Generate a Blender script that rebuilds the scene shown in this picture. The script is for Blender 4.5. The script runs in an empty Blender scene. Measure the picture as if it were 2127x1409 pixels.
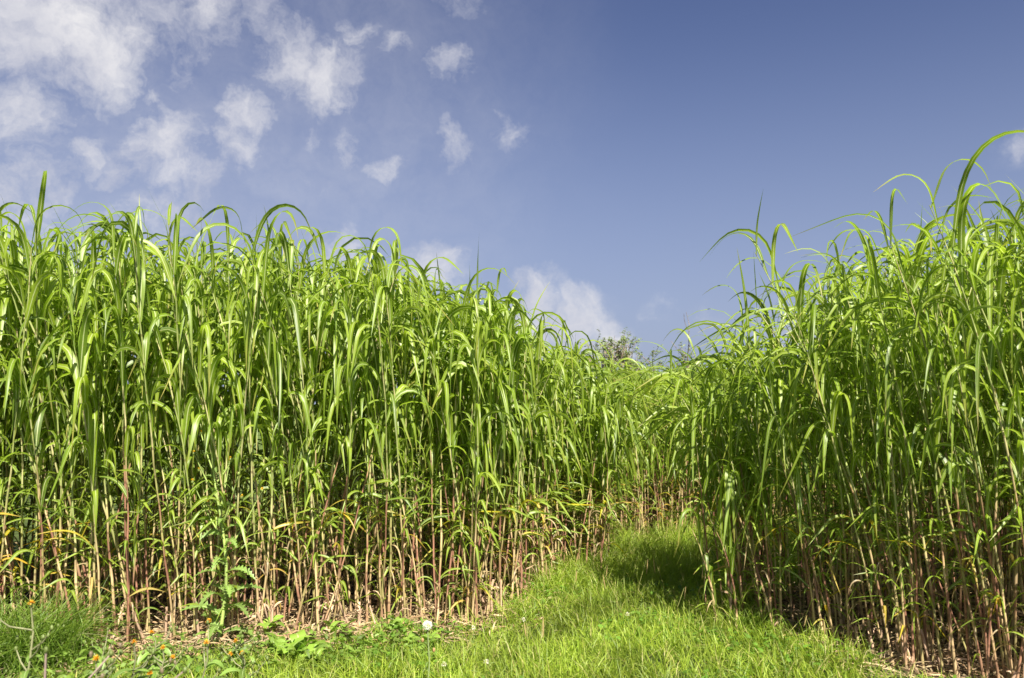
import bpy, math, random
import numpy as np
from mathutils import Vector

rng = np.random.default_rng(7)
random.seed(7)
R = math.radians
S = bpy.context.scene
COL = S.collection
PI = math.pi

# ------------------------------------------------------------------ camera
CAM_H, TILT, LENS = 1.5, 5.0, 28.0
FPX = LENS / 36 * 2127
cam_d = bpy.data.cameras.new('camera')
cam = bpy.data.objects.new('camera', cam_d)
COL.objects.link(cam)
cam.location = (0, 0, CAM_H)
cam.rotation_euler = (R(90 + TILT), 0, 0)
cam_d.lens = LENS
cam_d.sensor_width = 36
cam_d.clip_start = 0.05
cam_d.clip_end = 3000
cam_d.dof.use_dof = True
cam_d.dof.focus_distance = 5.8
cam_d.dof.aperture_fstop = 2.8
S.camera = cam


def ray(px, py):
    """world direction seen at a pixel of the photograph (used to read places off the photo)"""
    x, z = (px - 1063.5) / FPX, (704.5 - py) / FPX
    t = R(TILT)
    return np.array([x, math.cos(t) - z * math.sin(t), math.sin(t) + z * math.cos(t)])


def ground_at(px, py):
    d = ray(px, py)
    k = -CAM_H / d[2]
    return d[0] * k, d[1] * k


def point_at(px, py, Y):
    d = ray(px, py)
    k = Y / d[1]
    return d[0] * k, Y, CAM_H + d[2] * k


# ------------------------------------------------------------------ materials
def new_mat(name):
    m = bpy.data.materials.new(name)
    m.use_nodes = True
    nt = m.node_tree
    nt.nodes.clear()
    return m, nt, nt.nodes, nt.links


def N(nodes, kind, **kw):
    n = nodes.new(kind)
    for k, v in kw.items():
        setattr(n, k, v)
    return n


def leaf_material(name, rib=(0.62, 0.66, 0.34), rib_w=0.10, trans=0.40, rough=0.42, spec=0.5, boost=1.0):
    m, nt, nd, ln = new_mat(name)
    out = N(nd, 'ShaderNodeOutputMaterial')
    tint = N(nd, 'ShaderNodeAttribute', attribute_name='tint')
    luv = N(nd, 'ShaderNodeAttribute', attribute_name='luv')
    sep = N(nd, 'ShaderNodeSeparateXYZ')
    ln.new(luv.outputs['Vector'], sep.inputs[0])
    ab = N(nd, 'ShaderNodeMath', operation='ABSOLUTE')
    ln.new(sep.outputs[0], ab.inputs[0])
    # pale midrib
    mr = N(nd, 'ShaderNodeMapRange', clamp=True)
    ln.new(ab.outputs[0], mr.inputs['Value'])
    mr.inputs['From Min'].default_value = rib_w
    mr.inputs['From Max'].default_value = rib_w * 1.7
    mr.inputs['To Min'].default_value = 0.85
    mr.inputs['To Max'].default_value = 0.0
    fade = N(nd, 'ShaderNodeMapRange', clamp=True)
    ln.new(sep.outputs[1], fade.inputs['Value'])
    fade.inputs['From Min'].default_value = 0.35
    fade.inputs['From Max'].default_value = 0.85
    fade.inputs['To Min'].default_value = 1.0
    fade.inputs['To Max'].default_value = 0.15
    mu = N(nd, 'ShaderNodeMath', operation='MULTIPLY')
    ln.new(mr.outputs[0], mu.inputs[0])
    ln.new(fade.outputs[0], mu.inputs[1])
    # fine lengthwise veins and blotches
    tc = N(nd, 'ShaderNodeTexCoord')
    wv = N(nd, 'ShaderNodeMath', operation='SINE')
    sc = N(nd, 'ShaderNodeMath', operation='MULTIPLY')
    sc.inputs[1].default_value = 34
    ln.new(sep.outputs[0], sc.inputs[0])
    ln.new(sc.outputs[0], wv.inputs[0])
    no = N(nd, 'ShaderNodeTexNoise')
    no.inputs['Scale'].default_value = 9
    no.inputs['Detail'].default_value = 3
    ln.new(tc.outputs['Object'], no.inputs['Vector'])
    a1 = N(nd, 'ShaderNodeMath', operation='MULTIPLY_ADD')
    ln.new(wv.outputs[0], a1.inputs[0])
    a1.inputs[1].default_value = 0.07
    ln.new(no.outputs[0], a1.inputs[2])
    vr = N(nd, 'ShaderNodeMapRange')
    ln.new(a1.outputs[0], vr.inputs['Value'])
    vr.inputs['From Min'].default_value = 0.25
    vr.inputs['From Max'].default_value = 0.75
    vr.inputs['To Min'].default_value = 0.78 * boost
    vr.inputs['To Max'].default_value = 1.22 * boost
    vm = N(nd, 'ShaderNodeVectorMath', operation='SCALE')
    ln.new(tint.outputs['Color'], vm.inputs[0])
    ln.new(vr.outputs[0], vm.inputs['Scale'])
    mx = N(nd, 'ShaderNodeMix', data_type='RGBA')
    ln.new(mu.outputs[0], mx.inputs[0])
    ln.new(vm.outputs[0], mx.inputs[6])
    mx.inputs[7].default_value = (*rib, 1)
    n9 = N(nd, 'ShaderNodeTexNoise')
    n9.inputs['Scale'].default_value = 45
    n9.inputs['Detail'].default_value = 3
    ln.new(tc.outputs['Object'], n9.inputs['Vector'])
    sk = N(nd, 'ShaderNodeMapRange')
    ln.new(n9.outputs[0], sk.inputs['Value'])
    sk.inputs['From Min'].default_value = .64; sk.inputs['From Max'].default_value = .74
    sk.inputs['To Min'].default_value = 0; sk.inputs['To Max'].default_value = .6
    mx0 = mx
    mx = N(nd, 'ShaderNodeMix', data_type='RGBA')
    ln.new(sk.outputs[0], mx.inputs[0]); ln.new(mx0.outputs[2], mx.inputs[6]); mx.inputs[7].default_value = (.33, .25, .08, 1)
    p = N(nd, 'ShaderNodeBsdfPrincipled')
    ln.new(mx.outputs[2], p.inputs['Base Color'])
    p.inputs['Roughness'].default_value = rough
    p.inputs['Specular IOR Level'].default_value = spec
    tr = N(nd, 'ShaderNodeBsdfTranslucent')
    vt = N(nd, 'ShaderNodeVectorMath', operation='MULTIPLY')
    ln.new(mx.outputs[2], vt.inputs[0])
    vt.inputs[1].default_value = (1.35, 1.45, 0.75)
    ln.new(vt.outputs[0], tr.inputs[0])
    ms = N(nd, 'ShaderNodeMixShader')
    ms.inputs[0].default_value = trans
    ln.new(p.outputs[0], ms.inputs[1])
    ln.new(tr.outputs[0], ms.inputs[2])
    ln.new(ms.outputs[0], out.inputs[0])
    return m


def vcol_material(name, rough=0.6, spec=0.3, noise=30.0, amount=0.35, stretch=(1, 1, .12), nodes=False):
    m, nt, nd, ln = new_mat(name)
    out = N(nd, 'ShaderNodeOutputMaterial')
    tint = N(nd, 'ShaderNodeAttribute', attribute_name='tint')
    tc = N(nd, 'ShaderNodeTexCoord')
    mp = N(nd, 'ShaderNodeMapping')
    mp.inputs['Scale'].default_value = stretch
    ln.new(tc.outputs['Object'], mp.inputs[0])
    no = N(nd, 'ShaderNodeTexNoise')
    no.inputs['Scale'].default_value = noise
    no.inputs['Detail'].default_value = 4
    ln.new(mp.outputs[0], no.inputs['Vector'])
    vr = N(nd, 'ShaderNodeMapRange')
    ln.new(no.outputs[0], vr.inputs['Value'])
    vr.inputs['From Min'].default_value = 0.3
    vr.inputs['From Max'].default_value = 0.7
    vr.inputs['To Min'].default_value = 1 - amount
    vr.inputs['To Max'].default_value = 1 + amount
    vm = N(nd, 'ShaderNodeVectorMath', operation='SCALE')
    ln.new(tint.outputs['Color'], vm.inputs[0])
    ln.new(vr.outputs[0], vm.inputs['Scale'])
    colr = vm.outputs[0]
    if nodes:      # joints of the cane: a dark ring with a pale scar above it
        sp = N(nd, 'ShaderNodeSeparateXYZ')
        ln.new(tc.outputs['Object'], sp.inputs[0])
        oi = N(nd, 'ShaderNodeObjectInfo')
        ad = N(nd, 'ShaderNodeMath', operation='ADD')
        ln.new(sp.outputs[2], ad.inputs[0]); ln.new(oi.outputs['Random'], ad.inputs[1])
        md = N(nd, 'ShaderNodeMath', operation='PINGPONG')
        ln.new(ad.outputs[0], md.inputs[0]); md.inputs[1].default_value = .085
        for lo, hi, c in ((.006, .010, (.10, .05, .03, 1)),):
            k_ = N(nd, 'ShaderNodeMapRange')
            ln.new(md.outputs[0], k_.inputs['Value'])
            k_.inputs['From Min'].default_value = lo; k_.inputs['From Max'].default_value = hi
            k_.inputs['To Min'].default_value = .6; k_.inputs['To Max'].default_value = 0
            x_ = N(nd, 'ShaderNodeMix', data_type='RGBA')
            ln.new(k_.outputs[0], x_.inputs[0]); ln.new(colr, x_.inputs[6]); x_.inputs[7].default_value = c
            colr = x_.outputs[2]
    p = N(nd, 'ShaderNodeBsdfPrincipled')
    ln.new(colr, p.inputs['Base Color'])
    p.inputs['Roughness'].default_value = rough
    p.inputs['Specular IOR Level'].default_value = spec
    ln.new(p.outputs[0], out.inputs[0])
    return m


M_LEAF = leaf_material('cane_leaf', trans=.46)
M_STEM = vcol_material('cane_stem', 0.45, 0.4, nodes=True)
M_GRASS = leaf_material('grass_blade', rib=(0.3, 0.4, 0.1), rib_w=0.02, trans=0.45, rough=0.5, spec=0.4)
M_STRAW = vcol_material('dead_straw', 0.75, 0.2, 14, 0.3)
M_WEED = leaf_material('weed_leaf', rib=(0.45, 0.55, 0.25), rib_w=0.06, trans=0.3, rough=0.45)
M_WSTEM = vcol_material('weed_stem', 0.6, 0.3)
M_PETAL = leaf_material('petal', rib=(0.8, 0.4, 0.02), rib_w=0.02, trans=0.3, rough=0.6)
M_BARK = vcol_material('bark', 0.9, 0.1, 20, 0.4, (1, 1, .3))
M_FLUFF = leaf_material('seed_fluff', rib=(0.8, 0.8, 0.75), rib_w=0.02, trans=0.35, rough=0.8, spec=0.1)


# ------------------------------------------------------------------ mesh helpers
def make_mesh(name, verts, faces, mat, tint=None, luv=None, smooth=True):
    """verts (n,3); faces (m,4) or list of such arrays mixed with (k,3)"""
    me = bpy.data.meshes.new(name)
    verts = np.ascontiguousarray(verts, np.float32).reshape(-1, 3)
    if not isinstance(faces, list):
        faces = [faces]
    faces = [np.asarray(f, np.int32) for f in faces if len(f)]
    loops = np.concatenate([f.reshape(-1) for f in faces])
    tot = np.concatenate([np.full(len(f), f.shape[1], np.int32) for f in faces])
    start = np.concatenate([[0], np.cumsum(tot)[:-1]]).astype(np.int32)
    me.vertices.add(len(verts))
    me.vertices.foreach_set('co', verts.reshape(-1))
    me.loops.add(len(loops))
    me.loops.foreach_set('vertex_index', loops)
    me.polygons.add(len(tot))
    me.polygons.foreach_set('loop_start', start)
    me.polygons.foreach_set('use_smooth', np.full(len(tot), smooth, bool))
    if tint is None:
        tint = np.full((len(verts), 3), 0.3)
    tint = np.asarray(tint, np.float32)
    if tint.ndim == 1:
        tint = np.tile(tint[:3], (len(verts), 1))
    c = np.ones((len(verts), 4), np.float32)
    c[:, :3] = tint.reshape(-1, 3)
    a = me.attributes.new('tint', 'FLOAT_COLOR', 'POINT')
    a.data.foreach_set('color', c.reshape(-1))
    if luv is not None:
        a = me.attributes.new('luv', 'FLOAT_VECTOR', 'POINT')
        v = np.zeros((len(verts), 3), np.float32)
        v[:, :2] = luv.reshape(-1, 2)
        a.data.foreach_set('vector', v.reshape(-1))
    me.update(calc_edges=True)
    me.materials.append(mat)
    return me


def link(name, data, parent=None, loc=None):
    o = bpy.data.objects.new(name, data)
    COL.objects.link(o)
    if parent is not None:
        o.parent = parent
    if loc is not None:
        o.location = loc
    return o


def tag(o, label=None, cat=None, group=None, kind=None):
    if label:
        o['label'] = label
    if cat:
        o['category'] = cat
    if group:
        o['group'] = group
    if kind:
        o['kind'] = kind
    return o


def sstep(x):
    x = np.clip(x, 0, 1)
    return x * x * (3 - 2 * x)


def ribbons(base, az, e0, e1, a, b, L, W, fold, tw0, tw1, bend, n, tint, tip=None, shape='blade', two=False):
    """many leaves at once. all arguments (N,) arrays, base (N,3), tint (N,3).
    returns verts (N,V,3), quads (Q,4) for one, tint (N,V,3), luv (N,V,2)"""
    NL = len(az)
    s = np.linspace(0, 1, n + 1)[None, :]
    c = lambda v: np.asarray(v, float)[:, None]
    pitch = c(e0) - (c(e0) - c(e1)) * sstep((s - c(a)) / c(b))
    ang = c(az) + c(bend) * s
    d = np.stack([np.cos(pitch) * np.cos(ang), np.cos(pitch) * np.sin(ang), np.sin(pitch)], -1)
    seg = d[:, :-1] * (c(L)[:, :, None] / n) * .5 + d[:, 1:] * (c(L)[:, :, None] / n) * .5
    P = np.concatenate([np.zeros((NL, 1, 3)), np.cumsum(seg, 1)], 1) + base[:, None, :]
    side = np.stack([-np.sin(ang), np.cos(ang), np.zeros_like(ang)], -1)
    nor = np.cross(d, side)
    tw = c(tw0) + c(tw1) * s
    sd = side * np.cos(tw)[..., None] + nor * np.sin(tw)[..., None]
    nn = -side * np.sin(tw)[..., None] + nor * np.cos(tw)[..., None]
    if shape == 'blade':
        w = np.minimum(0.45 + 2.4 * s, 1) * (1 - np.clip((s - .22) / .78, 0, 1) ** 1.9)
    elif shape == 'broad':
        w = np.sin(PI * np.clip(s * .96 + .04, 0, 1) ** .8) ** .8
    elif shape == 'lobed':
        zig = np.where(np.arange(n + 1) % 2 == 0, 0.35, 1.0)[None, :]
        w = np.sin(PI * np.clip(s * .9 + .08, 0, 1) ** .9) * zig
    elif shape == 'strip':
        w = np.ones_like(s) * np.where(s > .99, .35, 1)
    w = np.maximum(w, 0.02) * c(W) * .5 * np.ones((NL, 1))
    w = w[..., None]
    if two:
        V = np.stack([P - sd * w, P + sd * w], 2)
        u = np.array([-1., 1.])
    else:
        f = c(fold)[..., None]
        V = np.stack([P - sd * w + nn * w * f, P, P + sd * w + nn * w * f], 2)
        u = np.array([-1., 0., 1.])
    k = len(u)
    luv = np.zeros((NL, n + 1, k, 2))
    luv[..., 0] = u
    luv[..., 1] = s[0][None, :, None]
    T = np.broadcast_to(tint[:, None, None, :], (NL, n + 1, k, 3)).copy()
    if tip is not None:      # dry tips
        m = sstep((s - .72) / .28)[:, :, None, None] * tip[:, None, None, None]
        T = T * (1 - m) + np.array([.42, .30, .10]) * m
    q = []
    for i in range(n):
        for j in range(k - 1):
            q.append((i * k + j, i * k + j + 1, (i + 1) * k + j + 1, (i + 1) * k + j))
    return V.reshape(NL, -1, 3), np.array(q), T.reshape(NL, -1, 3), luv.reshape(NL, -1, 2)


def tubes(P, rad, tint, sides=5):
    """P (N,M,3) centre lines, rad (N,M), tint (N,M,3) -> verts (N,M*sides,3), quads"""
    NL, M, _ = P.shape
    T = np.gradient(P, axis=1)
    T /= np.linalg.norm(T, axis=-1, keepdims=True) + 1e-9
    ref = np.where(np.abs(T[..., 2:3]) > .9, np.array([1., 0, 0]), np.array([0, 0, 1.]))
    A = np.cross(T, ref)
    A /= np.linalg.norm(A, axis=-1, keepdims=True) + 1e-9
    B = np.cross(T, A)
    th = np.arange(sides) / sides * 2 * PI
    V = P[:, :, None, :] + rad[:, :, None, None] * (A[:, :, None, :] * np.cos(th)[:, None] + B[:, :, None, :] * np.sin(th)[:, None])
    q = []
    for i in range(M - 1):
        for j in range(sides):
            j2 = (j + 1) % sides
            q.append((i * sides + j, i * sides + j2, (i + 1) * sides + j2, (i + 1) * sides + j))
    C = np.repeat(tint[:, :, None, :], sides, 2)
    return V.reshape(NL, -1, 3), np.array(q), C.reshape(NL, -1, 3)


def merge(blocks):
    """blocks: list of (verts (N,V,3), quads, tint, luv or None) -> one flat mesh"""
    vs, qs, ts, us, off = [], [], [], [], 0
    for V, q, T, U in blocks:
        NL, nv, _ = V.shape
        qq = (q[None] + (np.arange(NL) * nv)[:, None, None] + off).reshape(-1, 4)
        vs.append(V.reshape(-1, 3)); qs.append(qq); ts.append(T.reshape(-1, 3))
        us.append(U.reshape(-1, 2) if U is not None else np.ones((NL * nv, 2)))
        off += NL * nv
    return np.concatenate(vs), np.concatenate(qs), np.concatenate(ts), np.concatenate(us)


# ------------------------------------------------------------------ the lay of the land
LEFT = np.array([(-8, 3.9), (-4.2, 4.4), (-3.2, 4.8), (-2.6, 5.02), (-1.2, 5.5), (-.12, 6.0), (.08, 6.65), (.27, 7.05), (.74, 7.4), (1.0, 8.7), (2.4, 9.3), (6, 10.6), (10, 12),
                 (10, 15), (4, 13.2), (1.2, 11.8), (.1, 9.6), (-.9, 7.7), (-2.6, 7.1), (-5, 6.7), (-8, 6.3)])
LEFT_FRONT = LEFT[:13]
RIGHT = np.array([(1.52, 5.72), (1.92, 5.32), (2.4, 4.75), (3.0, 4.1), (4.0, 3.3), (6.5, 2.6), (9, 4), (9, 9.5), (5, 8.4), (3.4, 7.6), (2.0, 6.6)])
RIGHT_FRONT = np.array([(2.0, 6.6), (1.52, 5.72), (1.92, 5.32), (2.4, 4.75), (3.0, 4.1), (4.0, 3.3), (6.5, 2.6)])


def inside(P, poly):
    x, y = P[:, 0], P[:, 1]
    r = np.zeros(len(P), bool)
    j = len(poly) - 1
    for i in range(len(poly)):
        xi, yi = poly[i]; xj, yj = poly[j]
        c = ((yi > y) != (yj > y)) & (x < (xj - xi) * (y - yi) / (yj - yi + 1e-12) + xi)
        r ^= c
        j = i
    return r


def dist_line(P, line):
    best = np.full(len(P), 1e9)
    for a, b in zip(line[:-1], line[1:]):
        ab = b - a
        t = np.clip(((P - a) @ ab) / (ab @ ab), 0, 1)
        d = np.linalg.norm(P - (a + t[:, None] * ab), axis=1)
        best = np.minimum(best, d)
    return best


def vnoise(x, y, sc=1.0, seed=0):
    """smooth value noise, vectorised"""
    x = x * sc + seed * 17.3; y = y * sc + seed * 9.1
    xi, yi = np.floor(x), np.floor(y)
    fx, fy = x - xi, y - yi
    h = lambda a, b: np.modf(np.abs(np.sin(a * 127.1 + b * 311.7 + seed) * 43758.5453))[0]
    fx, fy = fx * fx * (3 - 2 * fx), fy * fy * (3 - 2 * fy)
    return (h(xi, yi) * (1 - fx) + h(xi + 1, yi) * fx) * (1 - fy) + (h(xi, yi + 1) * (1 - fx) + h(xi + 1, yi + 1) * fx) * fy


def gz(x, y):
    x = np.asarray(x, float); y = np.asarray(y, float)
    near = np.clip(1 - (np.hypot(x, y) - 15) / 20, 0, 1)
    return (vnoise(x, y, .8, 1) - .5) * .09 * near + (vnoise(x, y, 2.6, 2) - .5) * .04 * near


def canopy(x, y, right):
    u = x / np.maximum(y, .5)
    hl = np.interp(x, [-8, -3.2, -1.5, -.6, .0, .5, 1.0, 2.5], [2.85, 2.90, 2.96, 2.79, 2.52, 2.27, 2.14, 2.2])
    hl = np.where(y > 8.8, 2.10 + .045 * (y - 8.8), hl)
    hr = np.interp(u, [.22, .27, .36, .42, .475, .56, .64, .9], [1.92, 2.04, 2.34, 2.54, 2.74, 2.86, 2.94, 2.96])
    return np.where(right, hr, hl)


# ground: one sheet reaching the horizon, fine near the camera
def axis(lo, hi, step, far):
    a = np.arange(lo, hi + 1e-6, step)
    r = [hi]
    while r[-1] < far:
        r.append(r[-1] + max(step, (r[-1] - hi) * .35 + step))
    l = [lo]
    while l[-1] > -far:
        l.append(l[-1] - max(step, (lo - l[-1]) * .35 + step))
    return np.array(l[1:][::-1] + list(a) + r[1:])


gx, gy = axis(-8, 9, .2, 900), axis(-3, 16, .2, 900)
GX, GY = np.meshgrid(gx, gy)
GV = np.stack([GX, GY, gz(GX, GY)], -1).reshape(-1, 3)
nx, ny = len(gx), len(gy)
ii, jj = np.meshgrid(np.arange(nx - 1), np.arange(ny - 1))
b0 = (jj * nx + ii).reshape(-1)
GQ = np.stack([b0, b0 + 1, b0 + nx + 1, b0 + nx], 1)
P2 = GV[:, :2]
soil = np.maximum(inside(P2, LEFT), inside(P2, RIGHT)).astype(float)[:, None]
gt = np.array([.055, .075, .02]) * (1 - soil) + np.array([.10, .065, .038]) * soil
far = np.clip((np.hypot(P2[:, 0], P2[:, 1]) - 16) / 6, 0, 1)[:, None]
gt = gt * (1 - far) + np.array([.09, .13, .03]) * far
M_GROUND = vcol_material('ground_soil', 0.95, 0.1, 7, 0.45, (1, 1, 1))
tag(link('ground', make_mesh('ground', GV, GQ, M_GROUND, gt)), kind='structure')

# ------------------------------------------------------------------ canes: where they stand


def scatter(poly, step, jit=.5):
    lo, hi = poly.min(0), poly.max(0)
    X, Y = np.meshgrid(np.arange(lo[0], hi[0], step), np.arange(lo[1], hi[1], step))
    P = np.stack([X.ravel(), Y.ravel()], 1)
    P += rng.uniform(-jit, jit, P.shape) * step
    return P[inside(P, poly)]


PL = scatter(LEFT, .135)
PR = scatter(RIGHT, .158)
PL = PL[(PL[:, 0] / PL[:, 1] > -.98) & (PL[:, 0] / PL[:, 1] < .95)]
PR = PR[(PR[:, 0] / PR[:, 1] < 1.05)]
# a few stragglers clumped on the edges
def clumps(line, n, spread, out):
    r = []
    seg = np.linalg.norm(np.diff(line, axis=0), axis=1)
    cum = np.concatenate([[0], np.cumsum(seg)])
    for _ in range(n):
        t = rng.uniform(0, cum[-1])
        i = min(np.searchsorted(cum, t) - 1, len(seg) - 1)
        i = max(i, 0)
        p = line[i] + (line[i + 1] - line[i]) * (t - cum[i]) / seg[i]
        for _ in range(rng.integers(2, 5)):
            r.append(p + rng.normal(0, spread, 2))
    return np.array(r)
PL = np.concatenate([PL, clumps(LEFT_FRONT[1:10], 46, .06, 0)])
PR = np.concatenate([PR, clumps(RIGHT_FRONT[:6], 26, .06, 0)])
P = np.concatenate([PL, PR])
is_r = np.concatenate([np.zeros(len(PL), bool), np.ones(len(PR), bool)])
edge = np.where(is_r, dist_line(P, RIGHT_FRONT), dist_line(P, LEFT_FRONT))
H = canopy(P[:, 0], P[:, 1], is_r) * np.clip(rng.normal(1.0, .035, len(P)), .88, 1.045)
H *= np.where(edge < .1, rng.uniform(.80, 1.0, len(P)), 1)
# hand-placed canes read off the photograph: x, y, right, height, lean(x,y), redness, label
SPECIAL = []
def special(px, py, Hs, lean, red, label, **kw):
    x, y = ground_at(px, py)
    SPECIAL.append(dict(x=x, y=y, H=Hs, lean=lean, red=red, label=label, right=px > 1420, **kw))
special(1492, 1312, 1.15, (-.10, -.05), .35, 'short young cane with stiff upright blades at the right stand\'s grassy corner', e0=1.45, n=7)
special(1530, 1318, 1.25, (.02, -.05), .3, 'young cane with pale dry lower leaves just right of the short young corner cane', e0=1.4, n=7)
special(2030, 1396, 2.3, (-.34, .05), .9, 'dark red cane leaning left under the big arched leaf near the right frame edge', n=12)
special(1905, 1378, 2.1, (-.30, .05), .8, 'cane with a broad arching lower leaf over the dark base of the right stand', n=12)
special(2100, 1405, 2.74, (-.05, .0), .7, 'tallest cane of the right stand, its top blade rising alone into the sky', n=13, e0=1.45)
special(1215, 1196, 2.0, (.10, .0), .6, 'pinkish cane standing out at the left corner of the grassy path', n=11)
special(160, 1345, 2.6, (.24, .05), 1.0, 'dark red cane rising out of the long grass tuft at the far left', n=12)
special(262, 1352, 2.98, (.06, .0), .7, 'cane whose stiff top blade pokes above the left stand into the clouds', n=12, e0=1.42)
special(610, 1330, 2.6, (.20, .05), .9, 'long reddish cane leaning right beside the sow thistle', n=12)
special(665, 1322, 2.5, (.30, .1), .9, 'purple-red cane leaning strongly right above the broad-leaved weeds', n=12)
for k in SPECIAL:
    P = np.concatenate([P, [[k['x'], k['y']]]]); is_r = np.append(is_r, k['right']); edge = np.append(edge, 0.0); H = np.append(H, k['H'])
NC = len(P)
nsp = len(SPECIAL)
base_z = gz(P[:, 0], P[:, 1]) - .02
# which ones are individuals: the ones that show largest
u = P[:, 0] / P[:, 1]
seen = (np.abs(u) < .67)
score = edge * 2.0 + .16 * np.hypot(P[:, 0], P[:, 1]) + np.where(seen, 0, 100)
score[-nsp:] = -1
order = np.argsort(score)
IND = np.zeros(NC, bool)
IND[order[:298]] = True

# stems: gently curved, leaning a little out of the stand and downwind (to the left)
stemL = np.where(H > 1.4, H - rng.uniform(.34, .52, NC), H * .62)
cen = np.where(is_r[:, None], np.array([4.2, 6.2]), np.array([-2.0, 9.0]))
out = P - cen
out /= np.linalg.norm(out, axis=1, keepdims=True)
lean = rng.normal(0, .085, (NC, 2)) + np.where(is_r, -.0, -.03)[:, None] * np.array([1, 0]) + out * (np.exp(-edge / .3) * .10)[:, None]
lean[:, 1] = np.clip(lean[:, 1], -.22, .4)
red = np.clip(rng.normal(.5, .3, NC), 0, 1)
e0s = np.full(NC, 0.0)
nlv = rng.integers(14, 18, NC)
for i, k in enumerate(SPECIAL):
    j = NC - nsp + i
    lean[j] = k['lean']; red[j] = k['red']; e0s[j] = k.get('e0', 0); nlv[j] = k['n'] + 4
curve = rng.normal(0, .07, (NC, 2)) + np.array([-.05, 0.0])


def stem_at(idx, t):
    """point on stem idx (array) at fraction t (array)"""
    L = stemL[idx]
    kx = lean[idx] * t[:, None] * L[:, None] + curve[idx] * (t ** 2.4 * L)[:, None]
    kink = .0025 * np.sin(t * 31 + idx)[:, None]
    return np.stack([P[idx, 0] + kx[:, 0] + kink[:, 0], P[idx, 1] + kx[:, 1] + kink[:, 0], base_z[idx] + t * L], 1)


def stems(idx, M, sides):
    t = np.linspace(0, 1, M)
    n = len(idx)
    I = np.repeat(idx, M); TT = np.tile(t, n)
    C = stem_at(I, TT).reshape(n, M, 3)
    r = np.interp(t, [0, .06, .3, .8, 1], [.0098, .0070, .0060, .0042, .0020])[None] * rng.uniform(.8, 1.15, (n, 1))
    r = r * np.where(rng.random((n, M)) < .25, 1.28, 1)
    g = np.array([.27, .31, .10]); tan = np.array([.50, .36, .19]); rd = np.array([.27, .13, .085]); og = np.array([.30, .27, .10])
    hh = t[None, :] * stemL[idx][:, None]
    col = np.zeros((n, M, 3))
    q = rng.random((n, M, 1))
    low = np.where(q < .45 + .45 * (red[idx][:, None, None] - .5) * 2 * .8, rd, np.where(q < .8, tan, og))
    hi = np.where(rng.random((n, M, 1)) < .3, np.array([.42, .38, .18]), g)
    m = sstep((hh - .25 - .75 * red[idx][:, None]) / .6)[..., None]
    col = low * (1 - m) + hi * m
    foot = sstep(1 - hh / .22)[..., None]
    col = col * (1 - foot * .6) + tan * foot * .6
    return tubes(C, r, col, sides)


# leaves
LI, LT = [], []           # cane index, fraction on stem
for i in range(NC):
    n = nlv[i]
    t = np.sort(np.concatenate([np.linspace(.58, 1.0, n - 8) + rng.normal(0, .015, n - 8), rng.uniform(.06, .55, 8)]))
    LI += [i] * n
    LT += list(np.clip(t, .06, 1))
LI = np.array(LI); LT = np.array(LT)
NLV = len(LI)
flip = (np.concatenate([[0], np.cumsum(np.diff(LI) == 0)]) % 2)
phase = rng.uniform(0, 2 * PI, NC)
az = phase[LI] + PI * flip + rng.normal(0, .5, NLV)
vec = np.stack([np.cos(az), np.sin(az)], 1)
wind = np.where(is_r, .55, .34)
wind = np.where(P[:, 1] > 8, .5, wind)
vec += np.array([-1., -.25])[None] * (wind[LI] * rng.uniform(.2, 1.6, NLV) * np.clip(LT * 1.3, .15, 1))[:, None] + out[LI] * (np.exp(-edge[LI] / .35) * .35)[:, None]
az = np.arctan2(vec[:, 1], vec[:, 0])
top = LT > .90
rt = is_r[LI] | (P[LI, 1] > 8)
low = LT < .45
Lf = np.interp(LT, [0, .3, .5, .75, .9, 1], [.26, .33, .54, .94, .86, .52]) * rng.uniform(.72, 1.18, NLV)
Lf *= np.where(P[LI, 1] > 8, .9, 1)
Wf = np.interp(LT, [0, .35, .6, .9, 1], [.015, .022, .038, .039, .025]) * rng.uniform(.75, 1.15, NLV)
e0 = np.where(low, rng.uniform(.45, 1.15, NLV), rng.uniform(1.22, 1.5, NLV))
e1 = np.where(low, rng.uniform(-1.2, .1, NLV), rng.uniform(-1.54, -1.1, NLV))
e1 = np.where(top, rng.uniform(-1.45, -.5, NLV), e1)
e0 = np.where(is_r[LI] & ~low, e0 - rng.uniform(0, .2, NLV), e0)
e1 = np.where(rt & (LT > .8), e1 * rng.uniform(.25, 1, NLV), e1)
Wf = np.where(rt, Wf * .82, Wf)
spike = top & (rng.random(NLV) < .12)
e0 = np.where(spike, 1.45, e0); e1 = np.where(spike, rng.uniform(.8, 1.3, NLV), e1)
Wf = np.where(spike, Wf * .55, Wf); Lf = np.where(spike, Lf * .8, Lf)
aa = np.where(low, rng.uniform(.0, .2, NLV), rng.uniform(.05, .30, NLV))
bb = rng.uniform(.4, .8, NLV)
# special stiff ones
st = e0s[LI] > 0
e0 = np.where(st, e0s[LI] - .12 * rng.random(NLV), e0)
e1 = np.where(st & (rng.random(NLV) < .6), rng.uniform(.6, 1.2, NLV), e1)
Lf = np.where(st & (H[LI] < 1.5), Lf * .75, Lf)
fold = rng.uniform(.12, .5, NLV)
tw0 = rng.normal(0, .35, NLV); tw1 = rng.normal(0, .9, NLV)
bend = rng.normal(0, .35, NLV)
q = rng.random((NLV, 1))
light = np.array([.275, .365, .032]); mid = np.array([.185, .280, .024]); dark = np.array([.11, .175, .02])
tint = mid + (light - mid) * q
tint = np.where(rng.random((NLV, 1)) < .22, dark + (mid - dark) * q, tint)
yel = low & (rng.random(NLV) < .16) & (LT * stemL[LI] < .8)
tint[yel] = np.array([.50, .38, .05]) + rng.normal(0, .04, (yel.sum(), 3))
dead = low & (LT * stemL[LI] < .62) & (rng.random(NLV) < .35)
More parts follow.
